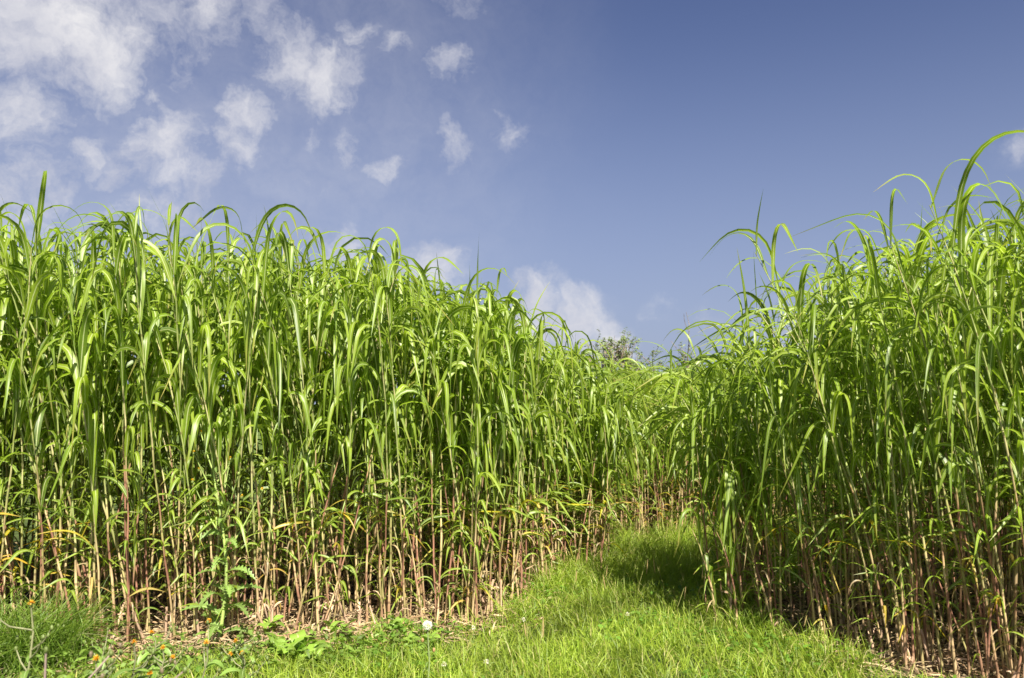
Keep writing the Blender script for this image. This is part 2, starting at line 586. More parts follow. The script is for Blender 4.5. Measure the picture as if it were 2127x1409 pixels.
tint[dead] = np.array([.48, .34, .19]) * rng.uniform(.6, 1.15, (dead.sum(), 1))
e0 = np.where(dead, rng.uniform(-.2, 1.1, NLV), e0); e1 = np.where(dead, rng.uniform(-1.5, -1.1, NLV), e1)
Lf = np.where(dead, Lf * .7, Lf); Wf = np.where(dead, Wf * .6, Wf)
tint = np.clip(tint, .01, 1)
tip = (rng.random(NLV) < .45) * rng.uniform(.3, .9, NLV)
LB = stem_at(LI, LT)
Ls = dict(az=az, e0=e0, e1=e1, a=aa, b=bb, L=Lf, W=Wf, fold=fold, tw0=tw0, tw1=tw1, bend=bend)


def leaf_block(mask, n):
    kw = {k: v[mask] for k, v in Ls.items()}
    return ribbons(base=LB[mask], n=n, tint=tint[mask], tip=tip[mask], **kw)


# the mass behind: one object, everything that is not an individual
rest = np.where(~IND)[0]
Vs, Qs, Cs = stems(rest, 9, 4)
lm = ~IND[LI]
Vl, Ql, Tl, Ul = leaf_block(lm, 8)
ms, qs_, ts_, us_ = merge([(Vs, Qs, Cs, None)])
ml, ql, tl, ul = merge([(Vl, Ql, Tl, Ul)])
nvs = len(ms)
me = make_mesh('cane_thicket', np.concatenate([ms, ml]), np.concatenate([qs_, ql + nvs]), M_STEM, np.concatenate([ts_, tl]), np.concatenate([us_, ul]))
me.materials.append(M_LEAF)
mi = np.zeros(len(qs_) + len(ql), np.int32); mi[len(qs_):] = 1
me.polygons.foreach_set('material_index', mi)
tag(link('cane_thicket', me), 'dense thicket of green canes filling both stands behind the front rows', 'canes', kind='stuff')

# the individuals
CELLS_L = [(150, 'behind the long grass tuft'), (370, 'behind the orange-flowered weeds'), (530, 'behind the sow thistle'),
           (760, 'behind the broad-leaved weeds'), (960, 'behind the white seed clock'), (1110, 'by the rounded corner where the path begins'),
           (1235, 'along the left side of the grassy path'), (3000, 'closing off the far end of the grassy path')]
CELLS_R = [(1600, 'at the shaded corner of the right stand'), (1760, 'behind the lawn edge of the right stand'),
           (1930, 'behind the dark straw floor of the right stand'), (3000, 'in the near end of the right stand')]
ind = np.where(IND)[0]
SV, SQ, SC = stems(ind, 18, 7)
LV, LQ, LTn, LU = leaf_block(IND[LI], 14)
lidx = LI[IND[LI]]
lyel = (yel | dead)[IND[LI]]
for a, ci in enumerate(ind):
    o0 = np.array([P[ci, 0], P[ci, 1], base_z[ci]])
    root = link('cane', None, loc=o0)
    root.empty_display_size = .1
    sp = ci - (NC - nsp)
    px = 1063 + P[ci, 0] / P[ci, 1] * FPX
    if sp >= 0:
        tag(root, SPECIAL[sp]['label'], 'cane')
    else:
        cells = CELLS_R if is_r[ci] else CELLS_L
        where = next(w for lim, w in cells if px < lim)
        kindc = 'reddish stem' if red[ci] > .6 else ('pale tan stem' if red[ci] < .35 else 'brownish green stem')
        row = 'outermost' if edge[ci] < .12 else 'set back'
        lab = f'cane with {kindc}, {row}, {where}'
        tag(root, lab, 'cane', f'canes with {kindc}, {row}, {where}')
    link('stem', make_mesh('stem', SV[a] - o0, SQ, M_STEM, SC[a]), root)
    for b in np.where(lidx == ci)[0]:
        link('leaf', make_mesh('leaf', LV[b] - o0, LQ, M_LEAF, LTn[b], LU[b]), root)

# ------------------------------------------------------------------ grass
def blades(Pg, Lg, Wg, e1lo, e1hi, cols, n=3, azb=None, e0lo=.9, e0hi=1.5):
    k = len(Pg)
    base = np.stack([Pg[:, 0], Pg[:, 1], gz(Pg[:, 0], Pg[:, 1]) - .005], 1)
    az_ = rng.uniform(0, 2 * PI, k)
    if azb is not None:
        v = np.stack([np.cos(az_), np.sin(az_)], 1) + azb
        az_ = np.arctan2(v[:, 1], v[:, 0])
    return ribbons(base, az_, rng.uniform(e0lo, e0hi, k), rng.uniform(e1lo, e1hi, k), rng.uniform(0, .3, k), rng.uniform(.5, 1, k), Lg, Wg,
                   np.zeros(k), rng.normal(0, .5, k), rng.normal(0, .8, k), rng.normal(0, .4, k), n, cols, two=True)


def pick_grass(k, yellow=.5):
    a = np.array([.33, .41, .045]); b = np.array([.19, .285, .032]); c = np.array([.46, .42, .15])
    qq = rng.random((k, 1))
    t = b + (a - b) * qq
    return np.where(rng.random((k, 1)) < .09, c, t)


def region(n, x0, x1, y0, y1, keep):
    G = np.stack([rng.uniform(x0, x1, n), rng.uniform(y0, y1, n)], 1)
    return G[keep(G)]


def lawn_keep(G):
    u_ = G[:, 0] / G[:, 1]
    inl, inr = inside(G, LEFT), inside(G, RIGHT)
    dl, dr = dist_line(G, LEFT_FRONT), dist_line(G, RIGHT_FRONT)
    # grass creeps a hand's breadth in under the canes; bare straw strip before the left stand
    ok = (~inl | (dl < .12)) & (~inr | (dr < .08))
    bare = (dl < .34 * (vnoise(G[:, 0], G[:, 1], 3, 5) + .3)) & (rng.random(len(G)) < .93) & (G[:, 0] < -.02) & (G[:, 1] < 6.3)
    bare |= (dr < .45 * (vnoise(G[:, 0], G[:, 1], 3, 6) + .2)) & (G[:, 0] > 2.0)
    return ok & ~bare & (np.abs(u_) < .9)


blk = []
G = region(150000, -4.6, 4.5, 3.6, 10.5, lawn_keep)
dens = vnoise(G[:, 0], G[:, 1], 5, 8)
hgt = (.08 + .10 * vnoise(G[:, 0], G[:, 1], 2.2, 3) + .05 * vnoise(G[:, 0], G[:, 1], 9, 4)) * rng.uniform(.6, 1.25, len(G))
hgt *= np.where(np.minimum(dist_line(G, LEFT_FRONT), dist_line(G, RIGHT_FRONT)) < .25, 1.35, 1)
hgt *= np.where((G[:, 0] < -.3) & (dist_line(G, LEFT_FRONT) < .75), .6, 1)
hgt *= np.where(G[:, 1] > 6.8, 1.5, 1)
blk.append(blades(G, hgt, rng.uniform(.004, .0078, len(G)), -.6, 1.3, pick_grass(len(G)) * (.6 + .75 * dens[:, None]), 3, azb=np.array([-.3, -.1])))
# broader clover-like ground leaves in the lawn
G = region(9000, -3.6, 3.4, 3.9, 7.0, lawn_keep)
G = G[vnoise(G[:, 0], G[:, 1], 2.5, 11) > .52]
k = len(G)
B = np.stack([G[:, 0], G[:, 1], gz(G[:, 0], G[:, 1]) + rng.uniform(.03, .09, k)], 1)
blk.append(ribbons(B, rng.uniform(0, 6.28, k), rng.uniform(-.2, .9, k), rng.uniform(-.6, .3, k), rng.uniform(0, .2, k), np.full(k, .9), rng.uniform(.03, .055, k), rng.uniform(.02, .034, k),
                   np.full(k, .2), rng.normal(0, .3, k), np.zeros(k), np.zeros(k), 4, np.array([.13, .25, .03]) * rng.uniform(.7, 1.35, (k, 1)), shape='broad', two=True))
G = region(2800, -3.6, -.4, 4.0, 5.6, lambda g: lawn_keep(g) & (dist_line(g, LEFT_FRONT) < .95))
G = G[vnoise(G[:, 0], G[:, 1], 4, 13) > .35]
k = len(G)
B = np.stack([G[:, 0], G[:, 1], gz(G[:, 0], G[:, 1]) + rng.uniform(.01, .14, k)], 1)
blk.append(ribbons(B, rng.uniform(0, 6.28, k), rng.uniform(-.1, 1.2, k), rng.uniform(-.9, .4, k), rng.uniform(0, .2, k), np.full(k, .9), rng.uniform(.03, .09, k), rng.uniform(.008, .026, k),
                   np.full(k, .2), rng.normal(0, .4, k), rng.normal(0, .5, k), np.zeros(k), 6, np.array([.19, .29, .05]) * rng.uniform(.6, 1.4, (k, 1)), shape='broad', two=True))
# looser grass further round, so that the place goes on beyond the frame
G = region(26000, -9, 9, -2.5, 4.0, lambda g: (~inside(g, LEFT)) & (~inside(g, RIGHT)) & (np.hypot(g[:, 0], g[:, 1]) > .6))
blk.append(blades(G, rng.uniform(.07, .16, len(G)), rng.uniform(.006, .01, len(G)), -.6, 1.2, pick_grass(len(G)), 3))
G = region(9000, -12, 14, 8, 26, lambda g: (~inside(g, LEFT)) & (~inside(g, RIGHT)) & (~lawn_keep(g) | (g[:, 1] > 10.5)))
blk.append(blades(G, rng.uniform(.15, .35, len(G)), rng.uniform(.012, .02, len(G)), -.6, 1.2, pick_grass(len(G)), 3))
for px_, py_, n_, sp_ in ((1345, 1215, 900, .20), (1265, 1185, 500, .14), (1180, 1230, 300, .12), (1080, 1290, 260, .10)):
    c_ = np.array(ground_at(px_, py_))
    G = rng.normal(0, sp_, (n_, 2)) + c_
    blk.append(blades(G, rng.uniform(.14, .30, n_), rng.uniform(.004, .007, n_), -.9, .9, pick_grass(n_), 4))
v_, q_, t_, u_ = merge(blk)
tag(link('lawn_grass', make_mesh('lawn_grass', v_, q_, M_GRASS, t_, u_)), 'sunlit short green grass of the path and verge', 'grass', kind='stuff')

# straw litter under the canes
def straw_pts(n):
    G = region(n, -5, 5, 3.6, 10.5, lambda g: (inside(g, LEFT) | inside(g, RIGHT) | ((dist_line(g, LEFT_FRONT) < .45) & (g[:, 0] < .2)) | (dist_line(g, RIGHT_FRONT) < np.where(g[:, 0] > 1.9, .45, .1))))
    return G
G = straw_pts(80000)
ed = np.minimum(dist_line(G, LEFT_FRONT), dist_line(G, RIGHT_FRONT))
G = G[rng.random(len(G)) < np.exp(-ed / .8) + .12]
k = len(G)
B = np.stack([G[:, 0], G[:, 1], gz(G[:, 0], G[:, 1]) + rng.uniform(.004, .05, k)], 1)
st_t = np.array([.44, .33, .19]) * rng.uniform(.35, 1.15, (k, 1)) * np.where(rng.random((k, 1)) < .3, np.array([.95, .8, .75]), 1)
b1 = ribbons(B, rng.uniform(0, 6.28, k), rng.normal(.05, .25, k), rng.normal(-.05, .3, k), np.zeros(k), np.ones(k), rng.uniform(.05, .22, k), rng.uniform(.003, .011, k),
             np.zeros(k), rng.normal(0, .6, k), rng.normal(0, 1, k), rng.normal(0, .3, k), 4, st_t, shape='strip', two=True)
v_, q_, t_, u_ = merge([b1])
tag(link('straw_litter', make_mesh('straw_litter', v_, q_, M_STRAW, t_, u_)), 'pale dead leaves and straw lying under the canes', 'straw litter', kind='stuff')

# broken dry stubs and curled sheaths at the foot of the canes
def along(line, n, off):
    seg = np.linalg.norm(np.diff(line, axis=0), axis=1); cum = np.concatenate([[0], np.cumsum(seg)])
    r = []
    for _ in range(n):
        t = rng.uniform(0, cum[-1]); i = max(min(np.searchsorted(cum, t) - 1, len(seg) - 1), 0)
        p = line[i] + (line[i + 1] - line[i]) * (t - cum[i]) / seg[i]
        r.append(p + rng.normal(0, off, 2))
    return np.array(r)
for line, n, lab in ((LEFT_FRONT[2:7], 60, 'short broken dry cane stub with curled sheath at the foot of the left stand'),
                     (RIGHT_FRONT[1:5], 22, 'short broken dry cane stub at the shaded foot of the right stand')):
    pts = along(line, n, .09)
    for p in pts:
        h = rng.uniform(.07, .30)
        o0 = np.array([p[0], p[1], float(gz(p[0], p[1])) - .01])
        root = link('cane_stub', None, loc=o0)
        tag(root, lab, 'cane stub', lab.replace('short broken dry cane stub', 'broken dry cane stubs'))
        t = np.linspace(0, 1, 5)
        d = rng.normal(0, .22, 2)
        C = np.stack([d[0] * t * h, d[1] * t * h, t * h], 1)[None]
        c0 = np.array([.52, .35, .23]) * rng.uniform(.7, 1.1)
        V, Q, T = tubes(C, np.full((1, 5), rng.uniform(.006, .011)), np.tile(c0, (1, 5, 1)), 6)
        link('stub_stem', make_mesh('stub_stem', V[0], Q, M_STRAW, T[0]), root)
        k = 2
        V, Q, T, U = ribbons(np.tile(C[0, 3], (k, 1)), rng.uniform(0, 6.28, k), rng.uniform(.2, 1.4, k), rng.uniform(-1.4, 1.0, k), np.full(k, .1), np.full(k, .9), rng.uniform(.05, .17, k),
                             rng.uniform(.008, .016, k), np.full(k, .5), rng.normal(0, 1, k), rng.normal(0, 2, k), rng.normal(0, .6, k), 7, np.tile(c0 * 1.1, (k, 1)))
        v_, q_, t_, u_ = merge([(V, Q, T, U)])
        link('dry_sheath', make_mesh('dry_sheath', v_, q_, M_STRAW, t_, u_), root)


# ------------------------------------------------------------------ weeds and flowers
def tube_mesh(name, pts, rads, col, mat, parent, sides=7):
    pts = np.array(pts, float)
    cc = np.tile(np.array(col, float), (1, len(pts), 1))
    V, Q, T = tubes(pts[None], np.array(rads, float)[None], cc, sides)
    return link(name, make_mesh(name, V[0], Q, mat, T[0]), parent)


def leaf_mesh(name, base, az_, e0_, e1_, L, W, col, mat, parent, shape='broad', n=12, fold_=.25, tw=0., a=.1, b=.8, tw1_=0.):
    o = lambda v: np.array([v], float)
    V, Q, T, U = ribbons(np.array([base], float), o(az_), o(e0_), o(e1_), o(a), o(b), o(L), o(W), o(fold_), o(tw), o(tw1_), o(0.), n, np.array([col], float), shape=shape)
    return link(name, make_mesh(name, V[0], Q, mat, T[0], U[0]), parent)


def ball_mesh(name, c, r, col, mat, parent, squash=1.0, lumps=0.0):
    nu, nv = 10, 7
    th = np.arange(nu) / nu * 2 * PI; ph = np.linspace(0.05, PI - .05, nv)
    V = np.array([[math.sin(p) * math.cos(t), math.sin(p) * math.sin(t), math.cos(p) * squash] for p in ph for t in th])
    V *= r * (1 + lumps * rng.uniform(-1, 1, (len(V), 1)))
    Q = np.array([(i * nu + j, (i + 1) * nu + j, (i + 1) * nu + (j + 1) % nu, i * nu + (j + 1) % nu) for i in range(nv - 1) for j in range(nu)])
    T = np.tile(np.array(col, float), (len(V), 1)) * rng.uniform(.8, 1.2, (len(V), 1))
    return link(name, make_mesh(name, V + np.array(c), Q, mat, T, np.ones((len(V), 2))), parent)


def flower_mesh(name, c, r, col, parent, k=26, up=.5, mat=None, layers=2):
    """composite flower: ray florets round a centre"""
    az_ = rng.uniform(0, 2 * PI, k * layers)
    kk = k * layers
    e = np.concatenate([rng.uniform(up - .5, up + .1, k)] + [rng.uniform(up + .2, 1.5, k)] * (layers - 1))
    base = np.tile(np.array(c, float), (kk, 1))
    V, Q, T, U = ribbons(base, az_, e, e - .3, np.full(kk, .1), np.full(kk, .9), r * rng.uniform(.75, 1.1, kk), np.full(kk, r * .28), np.full(kk, .1), np.zeros(kk), np.zeros(kk), np.zeros(kk), 3,
                         np.array(col) * rng.uniform(.8, 1.15, (kk, 1)), shape='strip', two=True)
    v_, q_, t_, u_ = merge([(V, Q, T, U)])
    return link(name, make_mesh(name, v_, q_, mat or M_PETAL, t_, u_), parent)


def gp(x, y):
    return np.array([x, y, float(gz(x, y)) - .01])


# prickly sow thistle before the left stand
x, y = ground_at(452, 1352)
o0 = gp(x, y)
th = link('sow_thistle', None, loc=o0)
tag(th, 'tall prickly sow thistle with toothed bluish leaves and small yellow flowers, before the left stand', 'weed')
TH = 1.34
tt = np.linspace(0, 1, 12)
main = np.stack([.05 * np.sin(tt * 5) - .02 * tt, -.03 * tt, tt * TH], 1)
scol = (.29, .37, .10); lcol = np.array([.17, .26, .055])
tube_mesh('stem', main, np.interp(tt, [0, 1], [.013, .004]), scol, M_WSTEM, th)
tips = []
for i, tb in enumerate(np.linspace(.42, .93, 9)):
    bp = np.array([np.interp(tb, tt, main[:, j]) for j in range(3)])
    a_ = i * 2.4 + .6
    L = .38 * (1.1 - tb) + .12
    s_ = np.linspace(0, 1, 6)
    br = bp + np.stack([math.cos(a_) * L * .62 * s_, math.sin(a_) * L * .4 * s_, L * s_ ** 1.2], 1)
    tube_mesh('branch', br, np.interp(s_, [0, 1], [.006, .0028]), scol, M_WSTEM, th)
    tips.append(br[-1])
    tips.append(br[3] + rng.normal(0, .025, 3))
tips.append(main[-1])
for i, tb in enumerate(np.concatenate([np.linspace(.04, .6, 26), np.linspace(.62, .95, 10)])):
    bp = np.array([np.interp(tb, tt, main[:, j]) for j in range(3)])
    L = .30 * (1.05 - tb) + .05
    leaf_mesh('leaf', bp, i * 2.4, rng.uniform(.3, .9), rng.uniform(-1.1, -.3), L * .85, L * .26, lcol * rng.uniform(.75, 1.3), M_WEED, th, 'lobed', 20, .35, rng.normal(0, .3), a=.1, b=.8, tw1_=rng.normal(0, .5))
for i, tpt in enumerate(tips):
    ball_mesh('bud', tpt, .009, (.22, .28, .07), M_WEED, th, 1.3, .1)
    if i % 3 != 1:
        flower_mesh('flower_head', tpt + np.array([0, 0, .008]), .014, (.75, .50, .02), th, 18)

# bristly ox-tongue weeds: blurred foreground, bottom left
def oxtongue(px, Y, top_py, label, flowers, seed, spread=.2, leafy=8, dry=False):
    r = random.Random(seed)
    X, _, Z = point_at(px, top_py, Y)
    o0 = gp(X, Y)
    h = Z - o0[2]
    root = link('oxtongue_weed', None, loc=o0)
    tag(root, label, 'weed', 'weeds in the left foreground')
    sc = (.40, .29, .25) if dry else (.20, .20, .10)
    s_ = np.linspace(0, 1, 8)
    lx, ly = r.uniform(-.08, .08), r.uniform(-.05, .05)
    m_ = np.stack([lx * s_ + .015 * np.sin(s_ * 9), ly * s_, h * .9 * s_], 1)
    tube_mesh('stem', m_, np.interp(s_, [0, 1], [.006, .003]), sc, M_WSTEM, root)
    ends = [m_[-1]]
    for k in range(6):
        tb = r.uniform(.35, .92)
        bp = np.array([np.interp(tb, s_, m_[:, j]) for j in range(3)])
        a_ = r.uniform(0, 6.28); L = r.uniform(.5, 1) * spread
        e = bp + np.array([math.cos(a_) * L, math.sin(a_) * L * .7, r.uniform(.3, 1) * L])
        midp = (bp + e) / 2 + np.array([math.cos(a_), math.sin(a_), -.6]) * L * .12
        tube_mesh('branch', [bp, midp, e], [.0035, .003, .002], sc, M_WSTEM, root)
        ends.append(e)
        for kk in range(2):
            e2 = midp + (e - midp) * r.uniform(.2, .9) + np.array([r.uniform(-.05, .05), r.uniform(-.04, .04), r.uniform(.02, .06)])
            ball_mesh('bud', e2, r.uniform(.003, .006), (.17, .22, .06) if not dry else (.25, .19, .12), M_WEED, root, 1.7, .25)
    for i, e in enumerate(ends):
        ball_mesh('bud', e, .007, (.17, .22, .06), M_WEED, root, 1.4, .3)
        if i < flowers:
            flower_mesh('flower_head', e + np.array([0, 0, .006]), .016, (.80, .45, .03), root, 26)
    for i in range(leafy):
        tb = r.uniform(.02, .8)
        bp = np.array([np.interp(tb, s_, m_[:, j]) for j in range(3)])
        L = r.uniform(.08, .2) * (1.1 - tb * .6)
        leaf_mesh('leaf', bp, r.uniform(0, 6.28), r.uniform(0, 1), r.uniform(-1.2, 0), L, L * .3, np.array([.17, .27, .05]) * r.uniform(.7, 1.3), M_WEED, root, 'broad', 8, .3, r.uniform(-.5, .5))
    return root


oxtongue(84, 3.2, 1215, 'orange-flowered weed with clustered buds above the long grass tuft', 1, 3, .16, 14)
oxtongue(180, 3.1, 1345, 'low weed with one orange flower in front of the long grass tuft', 1, 5, .10)
oxtongue(282, 3.6, 1312, 'weed with a pair of orange flowers before the bare straw ground', 3, 9, .12, 14)
oxtongue(335, 3.9, 1335, 'small orange-flowered weed at the left foot of the sow thistle', 2, 12, .12, 12)
oxtongue(126, 2.9, 1398, 'lowest orange-flowered weed, at the bottom edge of the picture', 1, 15, .10)
oxtongue(420, 3.6, 1320, 'leafy weed with small buds directly below the sow thistle', 2, 17, .16, 16)
oxtongue(520, 4.2, 1352, 'low yellow-flowered weed right of the sow thistle\'s foot', 2, 21, .12, 14)
oxtongue(350, 4.4, 1300, 'bushy green budded weed pressed against the bare straw left of the sow thistle', 1, 31, .14, 26)
oxtongue(205, 4.3, 1330, 'bushy green weed standing just right of the long grass tuft', 0, 33, .14, 26)
oxtongue(480, 4.5, 1330, 'bushy green weed hugging the foot of the sow thistle', 1, 35, .14, 30)
oxtongue(60, 2.6, 1290, 'dry pinkish-stemmed weed with spent heads in the bottom left corner', 0, 22, .22, 3, True)
oxtongue(230, 2.6, 1365, 'dry branching weed with brown spent heads below the orange flowers', 0, 26, .20, 3, True)
oxtongue(390, 2.7, 1385, 'short dry branching weed at the bottom edge under the sow thistle', 0, 29, .16, 3, True)

# long grass tuft at the far left
def tuft(x, y, n, L0, L1, spread, label, name='grass_tuft', azb=None, W=(.004, .008), col=None, cat='grass tuft', group=None):
    o0 = gp(x, y)
    Pn = rng.normal(0, 1, (n, 2)) * spread + np.array([x, y])
    L = rng.uniform(L0, L1, n)
    c = pick_grass(n) * np.array([.62, .72, .9]) if col is None else np.array(col) * rng.uniform(.7, 1.2, (n, 1))
    V, Q, T, U = blades(Pn, L, rng.uniform(W[0], W[1], n), -.9, .9, c, 5, azb=azb, e0lo=.9, e0hi=1.5)
    v_, q_, t_, u_ = merge([(V, Q, T, U)])
    o = link(name, make_mesh(name, v_ - o0, q_, M_GRASS, t_, u_), loc=o0)
    tag(o, label, cat, group)
    return o
x, y = ground_at(60, 1385)
tuft(x, y, 1500, .35, .66, .13, 'large tuft of long fine grass at the bottom left before the canes', azb=np.array([.25, -.1]))
x, y = ground_at(-70, 1400)
tuft(x, y, 900, .30, .55, .14, 'second tuft of long fine grass cut by the left frame edge')
x, y = ground_at(1560, 1316)
tuft(x, y, 150, .12, .28, .05, 'small pale tuft of grass blades at the foot of the right stand\'s corner', W=(.005, .009))

# dock with rusty seed spikes at the left edge
x, y = ground_at(-6, 1312)
o0 = gp(x, y)
dk = link('dock_plant', None, loc=o0)
tag(dk, 'brown rusty dock seed spike at the left frame edge in front of the canes', 'weed')
tube_mesh('stem', [(0, 0, 0), (.01, 0, .4), (0, 0, .85)], [.008, .006, .003], (.25, .12, .07), M_WSTEM, dk)
for a_ in range(4):
    k = 330
    s_ = rng.uniform(.35, 1, k)
    aa_ = a_ * 1.6
    off = np.array([math.cos(aa_) * .09, math.sin(aa_) * .05, 0]) * (1 if a_ else 0)
    C = off[None] * s_[:, None] + np.stack([rng.normal(0, .018, k), rng.normal(0, .018, k), s_ * .85], 1)
    V, Q, T, U = ribbons(C, rng.uniform(0, 6.28, k), rng.uniform(-1, 1, k), rng.uniform(-1, 1, k), np.zeros(k), np.ones(k), np.full(k, .012), np.full(k, .010), np.full(k, .3), np.zeros(k), np.zeros(k), np.zeros(k), 2,
                         np.array([.22, .10, .05]) * rng.uniform(.5, 1.5, (k, 1)), shape='strip', two=True)
    v_, q_, t_, u_ = merge([(V, Q, T, U)])
    link('seed_spike', make_mesh('seed_spike', v_, q_, M_STRAW, t_, u_), dk)

# broad-leaved weeds before the left stand
def rosette(px, py, n, L, label, col=(.21, .33, .045)):
    x, y = ground_at(px, py)
    o0 = gp(x, y)
    root = link('broadleaf_weed', None, loc=o0)
    tag(root, label, 'weed', 'broad-leaved weeds at the foot of the left stand')
    for i in range(n):
        l = L * rng.uniform(.6, 1.15)
        leaf_mesh('leaf', (rng.normal(0, .05), rng.normal(0, .05), rng.uniform(.01, .08)), i * 2.4 + rng.normal(0, .3), rng.uniform(.4, 1.2), rng.uniform(-.7, .2), l, l * .52, np.array(col) * rng.uniform(.75, 1.3), M_WEED, root,
                  'broad', 10, .2, rng.normal(0, .2))
rosette(600, 1372, 14, .17, 'clump of large oval pale green leaves left in the row of broad-leaved weeds')
rosette(650, 1392, 12, .15, 'broad-leaved clump at the bottom edge below the large oval-leaved clump')
rosette(545, 1340, 9, .14, 'low broad-leaved clump pressed against the straw right of the sow thistle')
rosette(820, 1318, 12, .12, 'broad-leaved clump just left of the white seed clock')
rosette(745, 1352, 10, .11, 'small broad-leaved clump midway between the oval-leaved clump and the seed clock')
rosette(880, 1345, 10, .11, 'broad-leaved clump under the white seed clock')
rosette(700, 1330, 8, .10, 'smallest broad-leaved clump on the straw edge')

# dandelion-like seed clock
X, Y_, Z = point_at(888, 1299, 4.3)
o0 = gp(X, 4.3)
dc = link('seed_clock', None, loc=o0)
tag(dc, 'round white fluffy seed clock on a leafy stem in front of the left stand', 'seed clock')
h = Z - o0[2]
tube_mesh('stem', [(0.0, 0, 0), (.012, 0, h * .5), (0, 0, h - .012)], [.005, .004, .003], (.20, .25, .10), M_WSTEM, dc)
k = 420
zz = rng.uniform(-1, 1, k); a_ = rng.uniform(0, 2 * PI, k)
e_ = np.arcsin(zz)
V, Q, T, U = ribbons(np.tile([0, 0, h], (k, 1)), a_, e_, e_, np.zeros(k), np.ones(k), rng.uniform(.020, .027, k), np.full(k, .0045), np.zeros(k), rng.uniform(0, 3, k), np.zeros(k), np.zeros(k), 2, np.full((k, 3), .78), shape='strip', two=True)
v_, q_, t_, u_ = merge([(V, Q, T, U)])
link('seed_head', make_mesh('seed_head', v_, q_, M_FLUFF, t_, u_), dc)
for i in range(5):
    z = h * (.25 + .12 * i)
    leaf_mesh('leaf', (0.008, 0, z), i * 2.3, .6, -.6, .07, .018, (.15, .24, .05), M_WEED, dc, 'lobed', 10)
for i in range(2):
    ball_mesh('bud', (-.025 + .06 * i, 0, h * .8 - .05 * i), .008, (.45, .28, .12), M_WEED, dc, 1.5, .1)

# white clover flowers
for px, py, lab in ((1304, 1297, 'white clover flower standing alone in the middle of the lawn'), (922, 1399, 'white clover flower below the seed clock at the bottom edge'),
                    (1088, 1300, 'small white clover flower on the grass near the rounded cane corner'), (983, 1308, 'pinkish white clover flower just right of the seed clock'),
                    (1010, 1392, 'fading white clover flower right of the one at the bottom edge')):
    x, y = ground_at(px, py + 18)
    o0 = gp(x, y)
    r_ = link('clover', None, loc=o0)
    tag(r_, lab, 'clover flower', 'clover flowers in the lawn')
    tube_mesh('stem', [(0, 0, 0), (.004, 0, .07), (0, 0, .12)], [.002, .0016, .0014], (.18, .28, .08), M_WSTEM, r_, 5)
    flower_mesh('flower_head', (0, 0, .122), .017, (.75, .72, .62), r_, 30, .2, M_FLUFF)

# thin seed stalks sticking out of the grass
for i, (px, py, hh) in enumerate([(1122, 1404, .34), (1118, 1380, .26), (1295, 1290, .30), (1320, 1270, .34), (1385, 1262, .34), (930, 1275, .30), (795, 1290, .28), (735, 1300, .30), (680, 1318, .26),
                                   (1130, 1250, .3), (1180, 1262, .26), (1625, 1345, .2), (1720, 1385, .25), (860, 1285, .3), (1400, 1300, .26), (640, 1330, .3), (1240, 1255, .28), (985, 1290, .24)]):
    x, y = ground_at(px, py)
    o0 = gp(x, y)
    r_ = link('seed_stalk', None, loc=o0)
    side_ = 'right of the seed clock' if px > 888 else 'left of the seed clock'
    tag(r_, f'thin brownish grass seed stalk sticking out of the grass {side_}', 'seed stalk', f'grass seed stalks {side_}')
    lx = rng.normal(0, .05); bx = lx + rng.normal(0, .03)
    tube_mesh('stem', [(0, 0, 0), (lx * .5, 0, hh * .5), (bx, 0, hh)], [.0022, .002, .0016], (.26, .26, .08), M_WSTEM, r_, 5)
    tube_mesh('seed_head', [(bx, 0, hh * .7), (bx * 1.05, 0, hh * .8), (bx * 1.1, 0, hh * .93), (bx * 1.15, 0, hh * 1.03)], [.002, .0045, .004, .001], (.30, .22, .09), M_WSTEM, r_, 6)

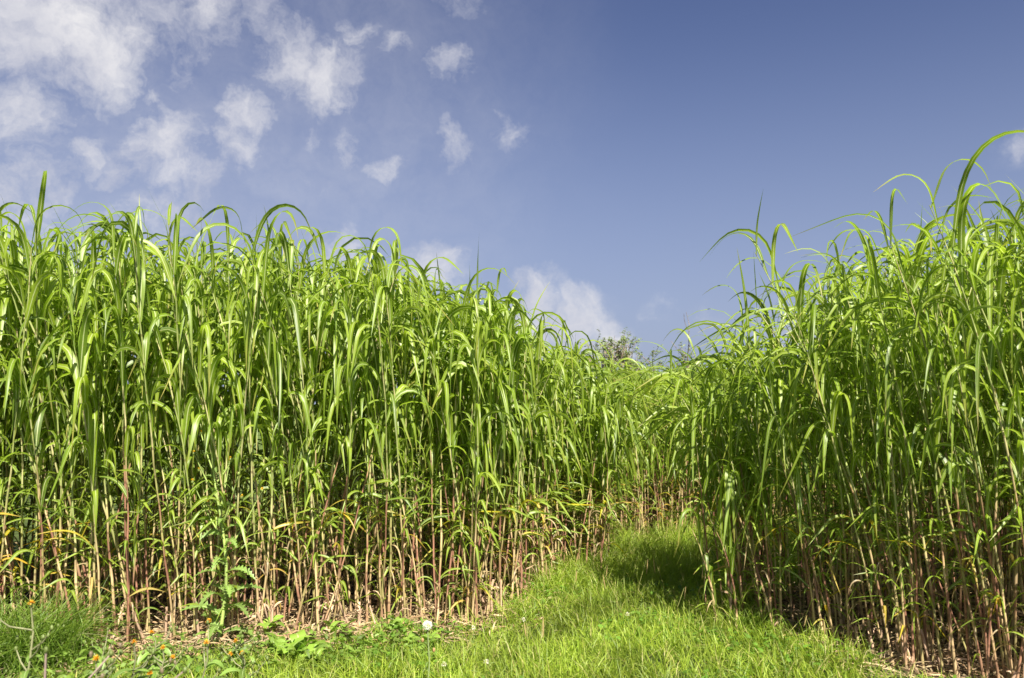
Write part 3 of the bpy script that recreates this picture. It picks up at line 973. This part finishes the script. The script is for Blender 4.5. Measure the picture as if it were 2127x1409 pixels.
# ------------------------------------------------------------------ scrubby tree beyond the canes
def tree(px0, Y, top_py, width, label, seed):
    r = random.Random(seed)
    X, _, Z = point_at(px0, top_py, Y)
    root = link('scrubby_tree', None, loc=(X, Y, 0))
    tag(root, label, 'tree')
    segs, leaves = [], []
    def grow(p, d, L, rad, depth):
        n = 4
        pts = [p]
        for _ in range(n):
            d = (d + Vector((r.uniform(-.28, .28), r.uniform(-.28, .28), r.uniform(-.12, .2)))).normalized()
            p = p + d * L / n
            pts.append(p)
        segs.append((pts, rad, rad * .55))
        if depth == 0 or rad < .004:
            return leaves.append((pts, d))
        for _ in range(r.choice((3, 3, 4))):
            k = r.randint(1, n)
            nd = (d + Vector((r.uniform(-1, 1), r.uniform(-1, 1), r.uniform(-.35, .7))) * .95).normalized()
            grow(pts[k], nd, L * r.uniform(.5, .78), rad * .55, depth - 1)
    for s in range(5):
        a = s / 5 * 6.28 + r.uniform(-.4, .4)
        grow(Vector((0, 0, .0)), Vector((math.cos(a) * width * .22, math.sin(a) * width * .22, 1)).normalized(), Z * r.uniform(.42, .56), .075, 4)
    top_z = max(q.z for pts, _, _ in segs for q in pts)
    k_ = Z / top_z
    C = np.array([[list(q * k_) for q in pts] for pts, _, _ in segs])
    rr = np.array([np.linspace(a, b, 5) for _, a, b in segs])
    V, Q, T = tubes(C, rr, np.tile(np.array([.26, .20, .15]), (len(segs), 5, 1)), 5)
    v_, q_, t_, u_ = merge([(V, Q, T, None)])
    link('trunk', make_mesh('trunk', v_, q_, M_BARK, t_, u_), root)
    B, = [[]]
    for pts, d in leaves:
        if r.random() < .5:
            continue
        for _ in range(r.randint(14, 30)):
            q = pts[r.randint(1, 4)] * k_
            B.append((q.x + r.uniform(-.05, .05), q.y + r.uniform(-.05, .05), q.z + r.uniform(-.06, .05)))
    B = np.array(B); k = len(B)
    V, Q, T, U = ribbons(B, rng.uniform(0, 6.28, k), rng.uniform(-.6, 1, k), rng.uniform(-1, .3, k), np.zeros(k), np.ones(k), rng.uniform(.05, .085, k), rng.uniform(.025, .045, k), np.full(k, .2), rng.normal(0, .5, k), np.zeros(k), np.zeros(k), 3,
                         np.array([.17, .22, .07]) * rng.uniform(.6, 1.5, (k, 1)), shape='broad', two=True)
    v_, q_, t_, u_ = merge([(V, Q, T, U)])
    link('crown', make_mesh('crown', v_, q_, M_WEED, t_, u_), root)
tree(1395, 18, 668, 2.8, 'scrubby half-bare tree showing over the canes beyond the path, right of the white cloud', 4)
tree(1262, 19, 685, 1.6, 'thinner scrubby tree with few leaves left of the larger half-bare one', 8)

# ------------------------------------------------------------------ light and sky
SUN_EL, SUN_AZ = 48.0, (0.28, -0.96)      # direction towards the sun: behind the camera, to the right
az_s = math.atan2(SUN_AZ[1], SUN_AZ[0])
sd = Vector((math.cos(az_s) * math.cos(R(SUN_EL)), math.sin(az_s) * math.cos(R(SUN_EL)), math.sin(R(SUN_EL))))
sun = bpy.data.lights.new('sun', 'SUN')
sun.energy = 5.0
sun.angle = R(0.53)
sun.color = (1.0, .945, .84)
so = link('sun', sun)
so.rotation_euler = (-sd).to_track_quat('-Z', 'Y').to_euler()

w = bpy.data.worlds.new('World')
S.world = w
w.use_nodes = True
nt = w.node_tree
nd, ln = nt.nodes, nt.links
nd.clear()
wo = N(nd, 'ShaderNodeOutputWorld')
bg = N(nd, 'ShaderNodeBackground')
bg.inputs[1].default_value = 0.05
ln.new(bg.outputs[0], wo.inputs[0])
sky = N(nd, 'ShaderNodeTexSky', sky_type='NISHITA', sun_disc=False)
sky.sun_elevation = R(SUN_EL)
sky.sun_rotation = math.atan2(sd.x, sd.y)
sky.altitude = 100
sky.air_density = 1.0
sky.dust_density = 2.2
sky.ozone_density = 2.0
tc = N(nd, 'ShaderNodeTexCoord')


def math_node(op, a, b=None, c=None, clamp=False):
    m = N(nd, 'ShaderNodeMath', operation=op, use_clamp=clamp)
    for i, v in enumerate((a, b, c)):
        if v is None:
            continue
        if isinstance(v, (int, float)):
            m.inputs[i].default_value = v
        else:
            ln.new(v, m.inputs[i])
    return m.outputs[0]


# warped direction so that the cloud edges are ragged
wn = N(nd, 'ShaderNodeTexNoise')
wn.inputs['Scale'].default_value = 9
wn.inputs['Detail'].default_value = 6
wn.inputs['Roughness'].default_value = .6
ln.new(tc.outputs['Generated'], wn.inputs['Vector'])
ws = N(nd, 'ShaderNodeVectorMath', operation='SUBTRACT')
ln.new(wn.outputs['Color'], ws.inputs[0]); ws.inputs[1].default_value = (.5, .5, .5)
wm = N(nd, 'ShaderNodeVectorMath', operation='SCALE')
ln.new(ws.outputs[0], wm.inputs[0]); wm.inputs['Scale'].default_value = .11
wa = N(nd, 'ShaderNodeVectorMath', operation='ADD')
ln.new(tc.outputs['Generated'], wa.inputs[0]); ln.new(wm.outputs[0], wa.inputs[1])
CLOUDS = [(60, 40, 150, 1.0), (160, 90, 110, .95), (10, 110, 90, .8), (360, 60, 75, .65), (400, 120, 60, .75), (560, 60, 80, .45), (590, 120, 75, .95), (670, 165, 70, 1.05), (750, 80, 55, .55), (500, 240, 55, .85), (480, 300, 60, .7),
          (40, 230, 75, .8), (80, 290, 45, .55), (170, 325, 45, .7), (240, 350, 45, .65), (340, 310, 75, .95), (310, 190, 45, .55), (430, 370, 50, .5), (250, 60, 90, .7), (470, 30, 80, .7), (930, 140, 50, .62), (925, 300, 50, .62), (1060, 270, 46, .5), (650, 285, 36, .6), (725, 290, 45, .6), (790, 345, 40, .6), (820, 130, 40, .5), (540, 20, 70, .75),
          (110, 385, 60, .75), (40, 440, 80, .7), (640, 400, 45, .35), (690, 380, 30, .35), (960, -35, 60, .6), (1120, 620, 56, 1.15), (1200, 665, 62, 1.2), (1240, 625, 28, .95), (1255, 690, 36, .95), (1290, 705, 28, .9), (1080, 690, 70, 1.2), (900, 560, 70, .8), (1380, 655, 28, .55),
          (1450, 670, 30, .4), (2130, 300, 30, .6), (340, 460, 120, .5), (700, 560, 150, .5), (230, 640, 150, .5), (1700, 720, 120, .5)]
total = None
for px, py, rad, k in CLOUDS:
    d = ray(px, py); d = d / np.linalg.norm(d)
    dn = N(nd, 'ShaderNodeVectorMath', operation='DISTANCE')
    ln.new(wa.outputs[0], dn.inputs[0]); dn.inputs[1].default_value = tuple(d)
    r_ = rad / FPX * 1.9
    mr = N(nd, 'ShaderNodeMapRange', interpolation_type='SMOOTHSTEP')
    ln.new(dn.outputs['Value'], mr.inputs['Value'])
    mr.inputs['From Min'].default_value = 0
    mr.inputs['From Max'].default_value = r_
    mr.inputs['To Min'].default_value = k
    mr.inputs['To Max'].default_value = 0
    total = mr.outputs[0] if total is None else math_node('MAXIMUM', total, mr.outputs[0])
n2 = N(nd, 'ShaderNodeTexNoise')
n2.inputs['Scale'].default_value = 19
n2.inputs['Detail'].default_value = 9
n2.inputs['Roughness'].default_value = .68
ln.new(wa.outputs[0], n2.inputs['Vector'])
na = math_node('MULTIPLY_ADD', n2.outputs[0], 2.3, -1.15)
dm = math_node('ADD', total, na)
gate = math_node('MULTIPLY', total, 2.2, clamp=True)
cm = N(nd, 'ShaderNodeMapRange', interpolation_type='SMOOTHSTEP')
ln.new(dm, cm.inputs['Value'])
cm.inputs['From Min'].default_value = -.08
cm.inputs['From Max'].default_value = 1.35
mask = math_node('MULTIPLY', cm.outputs[0], gate, clamp=True)
# a thin veil of high haze over the cloudy part of the sky
d = ray(420, 200); d = d / np.linalg.norm(d)
dn = N(nd, 'ShaderNodeVectorMath', operation='DISTANCE')
ln.new(wa.outputs[0], dn.inputs[0]); dn.inputs[1].default_value = tuple(d)
vr = N(nd, 'ShaderNodeMapRange', interpolation_type='SMOOTHSTEP')
ln.new(dn.outputs['Value'], vr.inputs['Value'])
vr.inputs['From Min'].default_value = .1; vr.inputs['From Max'].default_value = .55
vr.inputs['To Min'].default_value = .22; vr.inputs['To Max'].default_value = 0
vv = math_node('MULTIPLY', vr.outputs[0], math_node('MULTIPLY', n2.outputs[0], 2.0))
mask = math_node('MAXIMUM', mask, vv)
mask = math_node('MULTIPLY', mask, .93)
n3 = N(nd, 'ShaderNodeTexNoise')
n3.inputs['Scale'].default_value = 11
n3.inputs['Detail'].default_value = 5
ln.new(wa.outputs[0], n3.inputs['Vector'])
cr = N(nd, 'ShaderNodeMix', data_type='RGBA')
ln.new(math_node('MULTIPLY_ADD', n3.outputs[0], 2.2, -.6, clamp=True), cr.inputs[0])
CL = 8.6
cr.inputs[6].default_value = (.56 * CL, .57 * CL, .66 * CL, 1)
cr.inputs[7].default_value = (.92 * CL, .90 * CL, .90 * CL, 1)
cx = N(nd, 'ShaderNodeMix', data_type='RGBA')
ln.new(mask, cx.inputs[0])
tn = N(nd, 'ShaderNodeVectorMath', operation='MULTIPLY')
ln.new(sky.outputs[0], tn.inputs[0]); tn.inputs[1].default_value = (.73, .69, .87)
sz = N(nd, 'ShaderNodeSeparateXYZ')
ln.new(tc.outputs['Generated'], sz.inputs[0])
hz = N(nd, 'ShaderNodeMapRange', interpolation_type='SMOOTHSTEP')      # pale summer haze low in the sky
ln.new(sz.outputs[2], hz.inputs['Value'])
hz.inputs['From Min'].default_value = -.05; hz.inputs['From Max'].default_value = .50
hz.inputs['To Min'].default_value = .80; hz.inputs['To Max'].default_value = 0
hm = N(nd, 'ShaderNodeMix', data_type='RGBA')
ln.new(hz.outputs[0], hm.inputs[0]); ln.new(tn.outputs[0], hm.inputs[6])
hm.inputs[7].default_value = (.39 * CL, .46 * CL, .64 * CL, 1)
ln.new(hm.outputs[2], cx.inputs[6])
ln.new(cr.outputs[2], cx.inputs[7])
ln.new(cx.outputs[2], bg.inputs[0])

# ------------------------------------------------------------------ render settings
S.view_settings.view_transform = 'Standard'
S.view_settings.look = 'None'
S.view_settings.exposure = 1.25
S.view_settings.gamma = 1
S.cycles.max_bounces = 7
S.cycles.diffuse_bounces = 4
S.cycles.glossy_bounces = 2
S.cycles.transmission_bounces = 6
S.cycles.use_denoising = True
